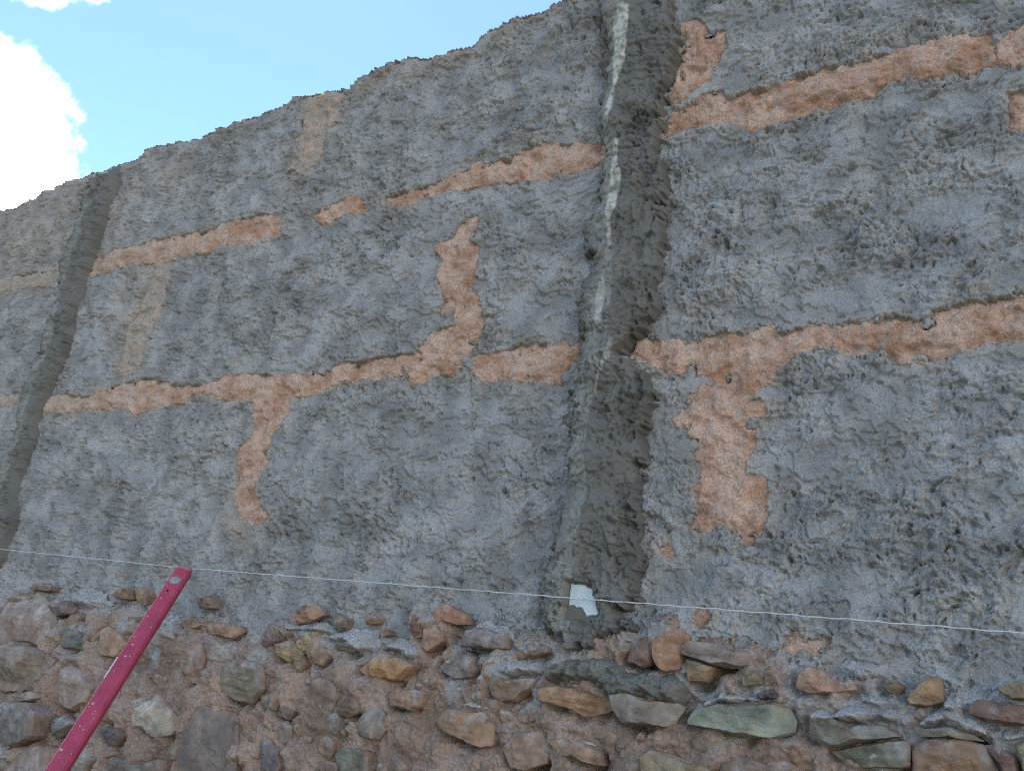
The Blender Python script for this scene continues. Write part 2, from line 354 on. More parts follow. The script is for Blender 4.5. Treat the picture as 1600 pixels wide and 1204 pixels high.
# colours (own colours of dry, damp and loam-stained cement)
GREY = np.array([.385, .366, .355]); DAMP = np.array([.270, .259, .250]); TAN = np.array([.42, .33, .25]); PALE = np.array([.39, .40, .405])
tone = np.clip(.5 + 1.0 * fbm(U, V, .22, 3, 130), 0, 1)[..., None]; tone2 = np.clip(.5 + 1.5 * fbm(U, V, .05, 3, 137), 0, 1)[..., None]
PC = (GREY * (1 - tone) + DAMP * 1.12 * tone) * (.82 + .36 * tone2)
PC = PC * (1 - .45 * smo[..., None]) + PALE * .45 * smo[..., None]
TINTPX = [('E', [(0,440),(230,330),(420,250),(400,400),(330,600),(200,640),(0,700)], .45), ('E', [(560,300),(700,220),(900,120),(900,250),(620,330),(560,560),(470,640),(520,430)], .42),
          ('E', [(0,720),(120,690),(215,680),(320,640),(300,720),(100,760),(0,790)], .75), ('F', [(200,400),(480,330),(620,380),(430,450),(210,460)], .6),
          ('F', [(1000,820),(1150,760),(1204,900),(1204,1100),(1050,1080)], .5), ('G', [(130,560),(60,640),(300,700),(520,700),(650,660),(600,600),(300,640)], .25),
          ('M', [(0,700),(90,600),(0,560)], .3), ('T', [(1100,280),(1250,200),(1500,120),(1600,95),(1600,140),(1350,230),(1120,300)], .4), ('E', [(560,700),(720,620),(700,900),(540,1150),(480,1000)], .35), ('J', [(700,1000),(900,1000),(920,1300),(760,1350)], .15)]
for r, p, k in TINTPX:
    s_, d_ = bbox_sdf(towall(zp(r, p), .01), .08)
    if s_ is None: continue
    w = (k * sm(-.03, .03, d_ + 4 * edge[s_]) * np.clip(.75 + 1.1 * lump[s_], 0, 1.2))[..., None]
    PC[s_] = PC[s_] * (1 - w) + TAN * w
near = (.35 * sm(-.035, 0, MS) * np.clip(.5 + 1.6 * lump, 0, 1))[..., None]
PC = PC * (1 - near) + TAN * near
crest = (.25 * sm(.05, 0, VT - V))[..., None]; PC = PC * (1 - crest) + TAN * .8 * crest

MUDA, MUDB = srgb(208, 174, 154), srgb(182, 140, 116)
mt = np.clip(.42 + 1.3 * fbm(U, V, .05, 4, 150, .6) + .25 * pn(U / .006, V / .006, 152), 0, 1)[..., None]
MC = MUDA * (1 - mt) + MUDB * mt
fade = sm(-1.25, -2.2, U)[..., None] * .5; MC = MC * (1 - fade) + np.array([.46, .37, .29]) * fade
for k_ in (1, 8, 9, 11):                                  # joints with a thin skim of cement over the mud
    g_ = (MI == k_)[..., None] * np.clip(.75 + .9 * fbm(U, V, .03, 3, 155), .25, 1)[..., None]
    MC = MC * (1 - g_) + np.array([.40, .345, .29]) * g_
dust = np.clip(1.5 * fbm(U, V, .02, 3, 158) - .28, 0, .55)[..., None]; MC = MC * (1 - dust) + np.array([.45, .39, .34]) * dust

def place(h, vtop=True):
    """lattice + relief -> world; above the crest the sheet turns over the wall's top"""
    X = U.copy(); Y = -h; Z = V.copy()
    rag = .004 * np.maximum(fbm(us, us * 0, .03, 3, 170), -.2)[None, :] + .004 * np.maximum(pn(us / .012, us * 0, 177), 0)[None, :] 
    ex = V - (VT + rag)
    over = ex > 0
    Z = np.where(over, VT + rag - .10 * np.maximum(ex, 0) + .35 * (h - .02) * sm(0, .01, ex), Z)
    Y = np.where(over, -h * np.exp(-np.maximum(ex, 0) / .01) + ex * 2.6, Y)
    rnd = sm(-.012, 0, ex) * ~over
    Y = Y + rnd * .006
    return X, Y, Z

wall = tag(empty('block_wall', (-1.2, 0, .8)), 'long wall of big mud jointed blocks under a rough grey cement coat', 'wall')
wall_off = np.array([-1.2, 0, .8])
X, Y, Z = place(pl_h)
keep = (below > -.02) & (MS < .006)
fk = fineidx(keep)
Uc = U[:-1, :-1]; Vc = V[:-1, :-1]
k8 = .8077
course = np.where(Vc > J1, 0, np.where(Vc > J2, 1, 2))
cuts = {0: [-1.64 * k8, -.61 * k8, .02 * k8 + .4], 1: [-2.17 * k8, -1.06 * k8, -.08 * k8], 2: [-1.573 * k8, -.478 * k8, .52]}
pid = np.zeros(Uc.shape, int)
for c, cc in cuts.items():
    m_ = course == c; pid[m_] = c * 10 + np.searchsorted(np.array(cc), Uc[m_])
for k in np.unique(pid[fk]):
    o = sheet('plaster_panel', fk & (pid == k), X - wall_off[0], Y, Z - wall_off[2], PC, M_PL, wall)
X, Y, Z = place(mud)
for k in range(len(MUD)):
    m_ = fineidx(MS > -.010) & (MI[:-1, :-1] == k)
    sheet('mud_joint', m_, X - wall_off[0], Y, Z - wall_off[2], MC, M_MUD, wall)
# the blocks' own bodies behind the coat
def box(name, a, b, mat, parent, off=(0, 0, 0), colr=None):
    a = np.array(a) - off; b = np.array(b) - off
    vv = np.array([[x, y, z] for x in (a[0], b[0]) for y in (a[1], b[1]) for z in (a[2], b[2])])
    q = [(0, 1, 3, 2), (4, 6, 7, 5), (0, 4, 5, 1), (2, 3, 7, 6), (0, 2, 6, 4), (1, 5, 7, 3)]
    return mesh_obj(name, vv, q, mat, parent, None if colr is None else np.tile(colr, (8, 1)), smooth=False)
box('block_core', (ULEFT, .03, .45), (URIGHT, .40, 1.62), M_LUMP, wall, wall_off, (.2, .18, .16))

# ------------------------------------------------------------------ stone footing
foot = tag(empty('stone_footing', (-1.2, 0, 0)), 'rough field stone footing bedded in brown mud below the plaster', 'wall')
foot_off = np.array([-1.2, 0, 0])
def bed_at(u, v):
    u = np.asarray(u, float); v = np.asarray(v, float)
    return .012 + .11 * np.clip(.80 - v, 0, 1) + .012 * fbm(u, v, .12, 2, 200)
bed = bed_at(U, V) + .014 * fbm(U, V, .05, 4, 205, .55) + .0060 * (crumbs(Uw, Vw, 210) - .4) - .010 * sm(.25, .5, fbm(U, V, .06, 3, 215))
bed = np.where(below > 0, bed - .03 * sm(0, .03, below), bed)
BEDA, BEDB = srgb(170, 146, 130), srgb(132, 111, 99)
bt = np.clip(.5 + 1.0 * fbm(U, V, .08, 3, 220), 0, 1)[..., None]
BC = BEDA * (1 - bt) + BEDB * bt
ct = (np.clip(1.4 * fbm(U, V, .05, 3, 226) + .35 - 6 * np.clip(VB - V, 0, .3), 0, .85))[..., None]
BC = BC * (1 - ct) + GREY * .95 * ct
SPL = [('Dd', [(60,560),(1300,560),(1330,1060),(1100,1040),(960,960),(760,930),(640,990),(420,960),(300,900),(420,820),(300,740),(180,660)], .95),
       ('B', [(60,330),(1254,330),(1254,620),(980,610),(990,480),(780,420),(770,640),(560,660),(420,610),(280,540),(60,480)], .9), ('C', [(-60,600),(150,600),(150,900),(90,900),(60,760),(-80,760)], .8),
       ('A', [(-100,250),(1254,300),(1254,540),(1000,470),(860,480),(800,600),(760,560),(700,420),(360,400),(200,340),(-100,330)], .8), ('C', [(840,860),(1000,790),(1254,790),(1254,900),(900,940)], .8), ('Dd', [(-60,840),(160,830),(200,1000),(120,1050),(60,880)], .5)]
for r, p, k in SPL:                                       # cement thrown over the mud
    s_, d_ = bbox_sdf(towall(zp(r, p), .03), .05)
    if s_ is None: continue
    w = (k * sm(-.012, .012, d_ + 3 * edge[s_]) * np.clip(.9 + 1.2 * fbm(U[s_], V[s_], .03, 3, 227), .1, 1))[..., None]
    BC[s_] = BC[s_] * (1 - w) + GREY * .95 * w
rdd = (1 - ct[..., 0]) * np.clip(1.5 * fbm(U, V, .09, 2, 231) - .25, 0, .35)
rdd = rdd[..., None]; BC = BC * (1 - rdd) + srgb(162, 126, 105) * rdd

def resample(p, n):
    p = np.asarray(p, float)
    q = np.roll(p, -1, 0); p = np.stack([p * .94 + q * .06, p * .06 + q * .94], 1).reshape(-1, 2)
    q = np.vstack([p, p[:1]]); l = np.concatenate([[0], np.cumsum(np.linalg.norm(np.diff(q, axis=0), axis=1))])
    t = np.linspace(0, l[-1], n, endpoint=False)
    return np.stack([np.interp(t, l, q[:, 0]), np.interp(t, l, q[:, 1])], 1)
def rock(name, poly, prot, colr, mat, parent, off, seed, crumb=0.0, n=64, rings=17, bedoff=0.0, facets=True, tilt=.5, stain=.35):
    rg = np.random.RandomState(seed)
    o = resample(poly, n); c = o.mean(0)
    size = math.sqrt(max(1e-6, np.ptp(o[:, 0]) * np.ptp(o[:, 1])))
    ang = np.arctan2(o[:, 1] - c[1], o[:, 0] - c[0])
    o = c + (o - c) * (1 + (.05 if crumb == 0 else .12) * pn(np.cos(ang) * 2.2, np.sin(ang) * 2.2, seed) [:, None] + .04 * pn(np.cos(ang) * 7, np.sin(ang) * 7, seed + 1)[:, None])
    ss = np.linspace(0.0, 1, rings) ** .75
    P = c + ss[1:, None, None] * (o - c)[None]
    P = np.concatenate([P, (c + .93 * (o - c))[None]], 0)
    s = np.concatenate([ss[1:], [1.0]])[:, None] * np.ones((1, n))
    rad = np.linalg.norm(o - c, axis=1)[None]
    slope = 2.2 + 2.5 * rg.rand() + .9 * pn(np.cos(ang) * 1.3, np.sin(ang) * 1.3, seed + 2)[None]
    q = P - c
    d = np.minimum(prot, (1 - s) * rad * slope)
    for _ in range(6):                                   # broken planes
        th = rg.rand() * 6.283; g = .15 + .75 * rg.rand() ** 2
        ext = np.max(-(q[..., 0] * math.cos(th) + q[..., 1] * math.sin(th)))
        d = np.minimum(d, prot * (.45 + .5 * rg.rand()) + g * ((q[..., 0] * math.cos(th) + q[..., 1] * math.sin(th)) + ext * (.35 + .5 * rg.rand())))
    d = d + (tilt * (rg.rand() - .5)) * q[..., 0] + (tilt * (rg.rand() - .35)) * q[..., 1]
    d = np.maximum(d, (1 - s) * .004)
    uu, vv = P[..., 0], P[..., 1]
    d = d + (1 - s ** 6) * (.05 * prot * fbm(uu + seed, vv, size * .3, 3, seed % 50) + .0030 * fbm(uu, vv + seed, .016, 4, seed % 37, .6))
    strat = rg.rand() * .003
    d = d + strat * pn(uu / .08, vv / .006, seed % 41) * (1 - s ** 4)
    if crumb: d = d + crumb * (crumbs(uu, vv, seed % 31) - .45) * (1 - .6 * s ** 8) + crumb * .8 * fbm(uu, vv, .02, 2, seed % 23)
    bb = bed_at(*c) + bedoff
    d[-1] = -.05
    Yv = -(bb + d)
    verts = np.concatenate([np.stack([uu.ravel(), Yv.ravel(), vv.ravel()], 1), [[c[0], -(bb + d[0].mean()), c[1]]]]) - np.array(off)
    R = len(P); q4 = []
    idx = np.arange(R * n).reshape(R, n); nx = np.roll(idx, -1, 1)
    q4 = np.stack([idx[:-1], idx[1:], nx[1:], nx[:-1]], -1).reshape(-1, 4)
    tr = np.stack([np.full(n, R * n), idx[0], nx[0]], 1)
    ua, va = np.append(uu.ravel(), c[0]), np.append(vv.ravel(), c[1])
    m1 = np.clip(.5 + 1.2 * fbm(ua + seed * .1, va, size * .45, 3, seed % 29), 0, 1)[:, None]
    colr = np.asarray(colr) * .74 + srgb(136, 122, 112) * .26
    cc = np.asarray(colr) * (1.2 - .45 * m1)
    warm = np.clip(1.5 * fbm(ua, va + seed * .13, size * .35, 3, seed % 19) - .1, 0, 1)[:, None] * stain
    if crumb == 0: cc = cc * (1 - warm) + srgb(150, 112, 84) * warm
    # mortar dust caught on the upper side
    if crumb == 0 and rg.rand() < .75:
        du = np.clip((va - c[1]) / (np.ptp(o[:, 1]) * .5 + 1e-6) * .7 + 1.0 * fbm(ua, va, .02, 3, seed % 17) - .25, 0, .7)[:, None]
        cc = cc * (1 - du) + GREY * 1.05 * du
    sv = np.append(s.ravel(), 0)[:, None]
    md = np.clip(sm(.8, 1.0, sv) * .5 + .5 * np.clip(1.6 * fbm(ua, va, .025, 3, 61) - .15, 0, .6)[:, None], 0, .9)      # mud clinging round the edge
    cc = cc * (1 - md) + srgb(148, 122, 108) * md
    ob = mesh_obj(name, verts, q4, mat, parent, cc, tris=tr)
    ob.data.set_sharp_from_angle(angle=math.radians(17))
    return ob

ST = [ # zone, outline, protrusion (m), own colour
 ('A',[(30,380),(180,340),(230,400),(270,560),(230,605),(130,575),(40,560),(20,480)],.022,(156,138,126)),
 ('A',[(290,500),(360,470),(450,490),(460,550),(400,610),(300,605),(280,560)],.018,(98,100,94)),
 ('A',[(0,600),(90,580),(200,610),(272,660),(205,740),(110,812),(30,815),(-60,790),(-60,640)],.040,(138,124,112)),
 ('A',[(90,850),(190,810),(255,835),(170,870),(100,882)],.035,(152,136,126)),
 ('A',[(265,800),(290,700),(350,685),(420,720),(470,790),(440,870),(370,915),(290,880),(255,840)],.028,(150,130,118)),
 ('A',[(470,520),(520,490),(580,530),(610,580),(560,650),(490,640),(475,570)],.016,(160,126,102)),
 ('A',[(-80,900),(0,890),(80,862),(240,872),(300,930),(250,1050),(120,1090),(40,1060),(-80,1020)],.034,(120,116,114)),
 ('A',[(270,950),(350,930),(395,970),(320,1040),(270,1010)],.030,(116,116,112)),
 ('A',[(40,1190),(150,1095),(260,1075),(330,1080),(330,1250),(40,1250)],.045,(158,140,132)),
 ('A',[(590,890),(650,860),(750,825),(800,840),(850,900),(895,960),(860,1030),(770,1040),(720,1000),(660,990),(640,930)],.026,(178,166,148)),
 ('A',[(495,1000),(540,970),(600,1000),(640,1030),(600,1080),(520,1060)],.018,(84,78,84)),
 ('A',[(905,1100),(960,960),(1000,880),(1080,905),(1160,920),(1165,1100),(1150,1260),(900,1260)],.024,(112,104,100)),
 ('A',[(1020,770),(1060,690),(1150,650),(1260,670),(1290,720),(1280,800),(1220,875),(1130,860),(1050,810)],.020,(126,116,98)),
 ('A',[(975,485),(1050,470),(1140,490),(1165,520),(1110,555),(1010,535)],.024,(158,124,106)),
 ('A',[(500,340),(560,300),(600,295),(600,355),(540,362)],.016,(116,92,74)),
 ('A',[(610,310),(660,290),(690,340),(660,385),(620,360)],.016,(150,120,98)),
 ('A',[(220,380),(270,360),(350,400),(330,430),(240,440)],.018,(112,100,100)),
 ('A',[(830,640),(880,580),(960,570),(980,640),(950,770),(910,770),(860,700)],.014,(152,130,116)),
 ('A',[(850,470),(900,450),(960,480),(940,500),(870,505)],.016,(152,122,98)),
 ('A',[(100,300),(160,275),(215,290),(200,315),(120,320)],.016,(128,116,106)),
 ('A',[(10,365),(70,340),(120,350),(90,380)],.016,(124,112,102)),
 ('A',[(925,350),(990,345),(985,400),(930,402)],.010,(120,108,98)),
 ('A',[(390,1190),(400,1090),(470,1060),(490,1150),(440,1240)],.024,(146,136,128)),
 ('A',[(530,1180),(600,1130),(760,1180),(840,1140),(830,1250),(530,1250)],.024,(120,110,104)),
 ('B',[(70,580),(140,555),(165,580),(205,625),(180,660),(130,670),(85,640)],.018,(158,136,98)),
 ('B',[(165,575),(220,525),(280,515),(270,600),(212,628),(185,605)],.018,(162,140,100)),
 ('B',[(260,610),(310,595),(328,650),(300,690),(265,670)],.012,(142,116,92)),
 ('B',[(165,645),(205,632),(220,680),(190,720),(165,690)],.010,(146,122,94)),
 ('B',[(475,705),(530,650),(590,610),(640,630),(740,665),(775,690),(690,765),(590,765),(520,740)],.030,(178,130,86)),
 ('B',[(640,830),(680,795),(760,800),(835,815),(820,885),(770,915),(650,880)],.018,(152,120,98)),
 ('B',[(865,945),(910,900),(960,890),(1060,910),(1150,910),(1150,1000),(1140,1080),(1090,1095),(990,1055),(880,990)],.026,(154,120,92)),
 ('B',[(1115,770),(1180,745),(1290,745),(1370,745),(1330,800),(1250,870),(1180,870),(1125,830)],.030,(134,108,88)),
 ('B',[(860,690),(900,650),(980,600),(1030,640),(1050,700),(1030,745),(950,755),(880,720)],.022,(124,116,110)),
 ('B',[(980,590),(1000,510),(1060,490),(1190,520),(1200,600),(1110,605)],.028,(128,118,116)),
 ('B',[(775,580),(788,480),(840,478),(885,500),(880,565),(800,620)],.014,(160,122,100)),
 ('B',[(795,470),(830,390),(900,378),(980,430),(985,480),(905,478),(840,474)],.020,(170,126,100)),
 ('B',[(690,460),(740,430),(775,450),(770,540),(740,545),(720,500)],.008,(118,78,62)),
 ('B',[(480,450),(510,430),(550,440),(540,475),(490,480)],.014,(148,108,86)),
 ('B',[(560,510),(590,500),(615,530),(580,545)],.014,(134,108,86)),
 ('B',[(320,460),(350,420),(400,450),(405,500),(350,520)],.012,(98,92,80)),
 ('B',[(400,1110),(450,1085),(530,1095),(570,1110),(560,1180),(540,1260),(380,1260)],.020,(112,116,104)),
 ('B',[(400,870),(440,850),(485,870),(490,920),(440,945),(405,930)],.012,(92,76,62)),
 ('B',[(35,830),(80,825),(110,870),(90,910),(40,900)],.014,(110,108,104)),
 ('B',[(110,880),(150,870),(175,910),(150,955),(100,930)],.014,(116,104,96)),
 ('B',[(100,440),(180,390),(240,370),(280,430),(200,470),(130,480)],.014,(156,122,102)),
 ('B',[(0,500),(40,510),(70,560),(30,600),(0,590)],.016,(110,90,92)),
 ('B',[(20,1060),(60,1040),(110,1090),(130,1180),(110,1240),(40,1240)],.016,(92,86,90)),
 ('B',[(1185,1090),(1254,1010),(1380,1010),(1414,1080),(1404,1170),(1310,1205),(1230,1190)],.016,(150,122,102)),
 ('B',[(350,580),(430,560),(480,590),(440,620),(360,605)],.014,(116,104,98)),
 ('C',[(130,800),(200,780),(300,790),(370,820),(460,850),(480,900),(440,920),(380,930),(340,945),(260,900),(130,855)],.034,(166,128,98)),
 ('C',[(470,830),(560,810),(640,845),(800,870),(830,890),(770,995),(640,985),(540,970),(500,910)],.034,(132,122,108)),
 ('C',[(850,975),(870,900),(990,870),(1120,865),(1254,865),(1340,890),(1374,960),(1370,1015),(1260,1050),(1080,1035),(980,1000)],.036,(132,138,120)),
 ('C',[(540,600),(560,545),(640,540),(650,600),(650,680),(600,695),(520,660)],.020,(122,92,80)),
 ('C',[(655,560),(720,510),(790,492),(840,540),(810,610),(790,700),(720,720),(680,690),(660,640)],.018,(168,124,94)),
 ('C',[(810,600),(850,560),(960,570),(1080,600),(1254,650),(1230,670),(1100,700),(980,690),(880,650),(820,630)],.032,(140,124,116)),
 ('C',[(825,650),(900,662),(975,692),(940,770),(840,770),(825,700)],.020,(140,112,80)),
 ('C',[(1100,740),(1190,700),(1215,780),(1110,790)],.014,(124,116,92)),
 ('C',[(160,1050),(220,1035),(340,1060),(430,1110),(450,1180),(330,1160),(230,1130)],.022,(142,110,86)),
 ('C',[(630,1130),(680,1090),(760,1120),(960,1200),(960,1260),(630,1260)],.026,(140,126,100)),
 ('C',[(980,1130),(1020,1095),(1150,1130),(1250,1170),(1350,1200),(1350,1270),(1000,1270)],.026,(132,108,92)),
 ('C',[(1170,825),(1254,795),(1300,820),(1290,850),(1200,855)],.030,(70,70,78)),
 ('C',[(-20,615),(60,592),(150,612),(150,622),(90,640),(0,655)],.022,(140,108,84)),
 ('C',[(1212,695),(1254,682),(1290,760),(1222,790)],.014,(138,116,96)),
 ('Dd',[(120,800),(130,720),(180,680),(250,700),(300,750),(400,770),(420,800),(330,820),(200,830)],.022,(164,126,104)),
 ('Dd',[(660,850),(720,770),(770,730),(830,740),(850,860),(770,885),(680,880)],.022,(146,118,84)),
 ('Dd',[(545,780),(600,750),(650,790),(620,835),(560,815)],.016,(118,104,84)),
 ('Dd',[(970,870),(1050,850),(1150,870),(1254,880),(1340,900),(1340,980),(1180,985),(1080,960),(970,920)],.034,(112,84,72)),
 ('Dd',[(185,1040),(190,920),(300,930),(420,970),(560,980),(660,1035),(500,1060),(310,1105)],.036,(116,114,104)),
 ('Dd',[(290,1112),(480,1064),(690,1052),(690,1190),(460,1205),(400,1180)],.024,(112,112,96)),
 ('Dd',[(700,1080),(800,1040),(900,1040),(1040,1070),(1090,1130),(1150,1260),(690,1260)],.022,(152,118,92)),
 ('Dd',[(1050,1080),(1110,1070),(1210,1130),(1240,1250),(1170,1250)],.024,(120,88,74)),
 ('Dd',[(1200,1070),(1254,1050),(1330,1060),(1330,1240),(1240,1240)],.030,(128,126,100)),
 ('Dd',[(-60,1190),(0,1150),(80,1150),(170,1204),(170,1260),(-60,1260)],.024,(158,128,112)),
 ('Dd',[(730,1000),(880,985),(1000,1030),(1050,1060),(870,1045),(740,1035)],.026,(112,108,94)),
 ('Dd',[(1110,800),(1180,760),(1254,750),(1340,770),(1340,860),(1180,850)],.020,(124,106,82)),
]
polys = []
for i, (r, p, pr, c) in enumerate(ST):
    w = towall(zp(r, p), .05); polys.append(w)
    rock('stone', w, pr * .64, srgb(*c) * 1.12, M_STONE, foot, foot_off, 300 + i * 7)
for w in polys:                                           # the mud has shrunk away below the stones
    s_, d_ = bbox_sdf(w, .03)
    if s_ is None: continue
    under = sm(.25, -.35, (V[s_] - w[:, 1].mean()) / np.ptp(w[:, 1])) * .75 + .25
    bed[s_] -= under * .026 * sm(-.012, -.002, d_ + .5 * edge[s_]) * np.clip(.4 + 1.5 * w1[s_], 0, 1)
sheet('mud_bed', fineidx(below < .035), U - foot_off[0], -bed, V, BC, M_BED, foot)
# small stones and pebbles in the bed, then the footing beyond the picture
rg = np.random.RandomState(5)
boxes = [(p.min(0), p.max(0)) for p in polys]
def free(c, r):
    return all(not (a[0] - r < c[0] < b[0] + r and a[1] - r < c[1] < b[1] + r) for a, b in boxes)
def blobpoly(c, rx, ry, k=8):
    a = np.sort(np.linspace(0, 6.283, k, endpoint=False) + rg.uniform(-.25, .25, k)); q = rg.uniform(.78, 1.12, k)
    return np.stack([c[0] + rx * q * np.cos(a), c[1] + ry * q * np.sin(a)], 1)
PALS = [(140, 112, 92), (122, 108, 98), (110, 106, 100), (156, 126, 100), (112, 90, 76), (150, 134, 120), (118, 116, 102)]
n_ = 0
for _ in range(900):
    if n_ > 110: break
    x = rg.uniform(0, 1600); y = rg.uniform(930 + .06 * x, 1204); c = px2wall(x, y, .04); vb = np.interp(c[0], BOTU, BOT[:, 1])
    r = rg.choice([.006, .010, .016, .024], p=[.3, .25, .25, .2])
    if c[1] > vb - r * 1.2 or not free(c, r * .7): continue
    p = blobpoly(c, r * rg.uniform(.9, 1.6), r); boxes.append((p.min(0), p.max(0))); n_ += 1
    rock('pebble', p, r * .5, srgb(*PALS[rg.randint(7)]) * .55 + srgb(146, 122, 108) * .5, M_STONE, foot, foot_off, 2000 + n_ * 3, n=20, rings=6)
n_ = 0
for z0 in np.arange(.02, .62, .085):
    x = ULEFT + .1
    while x < URIGHT:
        rx = rg.uniform(.045, .085); c = (x + rx, z0 + rg.uniform(-.012, .012)); x += rx * 2 + .012
        vb = np.interp(c[0], BOTU, BOT[:, 1])
        qx, qy = wall2px(np.array(c[0]), np.array(c[1]), .05)
        if -40 < qx < 1640 and qy < 1240: continue
        if c[1] > vb - .05 or not free(c, .03): continue
        p = blobpoly(c, rx, rg.uniform(.032, .044)); boxes.append((p.min(0), p.max(0))); n_ += 1
        rock('stone', p, rg.uniform(.018, .035), srgb(*PALS[rg.randint(7)]), M_STONE, foot, foot_off, 4000 + n_ * 3, n=28, rings=8)

# crumbled cement fallen on the ledges of the footing
LP = [('B',[(280,545),(400,500),(520,520),(565,600),(490,640),(420,600),(350,572)],.020), ('B',[(490,655),(560,600),(640,550),(760,570),(772,640),(740,662),(640,625),(590,605),(530,648)],.031),
      ('B',[(745,790),(780,760),(840,700),(842,780),(790,802)],.014), ('B',[(870,690),(960,600),(1010,640),(1040,700),(960,742),(985,700),(900,690)],.025),
      ('B',[(1030,780),(1060,720),(1110,700),(1110,760),(1060,800)],.012), ('B',[(1140,745),(1180,660),(1254,640),(1374,680),(1376,740),(1254,752)],.032),
      ('C',[(845,905),(930,850),(1000,810),(1120,820),(1254,835),(1330,880),(1240,875),(1100,872),(990,885),(900,935)],.040),
      ('Dd',[(190,925),(220,900),(330,890),(450,860),(620,900),(690,960),(600,985),(520,968),(400,985),(280,985),(200,975)],.040),
      ('Dd',[(690,970),(760,920),(900,880),(1000,950),(1100,1030),(1200,1000),(1260,1000),(1270,1050),(1190,1085),(1000,1030),(850,985),(740,1005)],.034),
      ('Dd',[(420,820),(540,830),(600,880),(520,900),(430,870)],.022), ('Dd',[(850,860),(930,850),(960,900),(900,930),(840,900)],.028), ('Dd',[(330,680),(420,640),(540,660),(560,740),(440,780),(360,740)],.020),
      ('B',[(80,480),(280,470),(330,520),(270,530),(110,525)],.020), ('B',[(920,900),(960,870),(1040,840),(1130,880),(1150,912),(1060,915)],.024),
      ('C',[(280,1070),(330,1040),(420,1060),(440,1120),(350,1080)],.020), ('Dd',[(470,1040),(560,1020),(575,1080),(500,1075)],.034), ('Dd',[(440,1110),(520,1090),(525,1180),(430,1180)],.022), ('A',[(700,470),(770,430),(840,480),(830,590),(780,560)],.012),
      ('A',[(300,330),(420,320),(480,380),(400,410),(320,390)],.012), ('A',[(-60,1060),(40,1060),(90,1130),(40,1190),(-60,1200)],.040), ('C',[(1000,600),(1060,605),(1090,660),(1050,690),(1010,650)],.034), ('B',[(1000,505),(1060,470),(1180,500),(1210,560),(1160,540),(1060,520)],.031)]
def lump_on(name, poly, prot, c0, parent, off, seed):
    a, b = poly.min(0) - .02, poly.max(0) + .02
    i0, i1 = np.searchsorted(vs, [a[1], b[1]]); j0, j1 = np.searchsorted(us, [a[0], b[0]])
    q_ = (slice(i0, i1), slice(j0, j1)); u, v = U[q_], V[q_]
    d = sdf(poly, u, v) + .007 * fbm(u, v, .022, 3, seed)
    k = crumbs(u + .004 * w1[q_], v, seed + 5); kb = np.abs(pn(u / .016, v / .014, seed + 8))
    # tallest along the lower rim, thinning upwards: it lies on the stones' ledges
    t = np.clip((v - poly[:, 1].min()) / np.ptp(poly[:, 1]), 0, 1)
    h = bed_at(u, v) - .012 + (prot * (.9 - .25 * t) + .012 + .015 * (k - .6) + .014 * (kb - .3) + .008 * fbm(u, v, .03, 2, seed + 14)) * sm(-.002, .013, d)
    full = np.zeros(U.shape); full[q_] = h; m_ = np.zeros(U.shape, bool); m_[q_] = d > -.003
    cc = np.zeros(U.shape + (3,)); cc[q_] = np.asarray(c0) * (.88 + .24 * np.clip(.5 + fbm(u, v, .02, 2, seed + 11), 0, 1))[..., None]
    return sheet(name, fineidx(m_), U - off[0], -full - off[1], V - off[2], cc, M_LUMP, parent)
for i, (r, p, pr) in enumerate(LP):
    lump_on('mortar_lump', towall(zp(r, p), .05), pr * .72 + .002, GREY * (.95 + .15 * rg.rand()), foot, foot_off, 900 + i * 11)

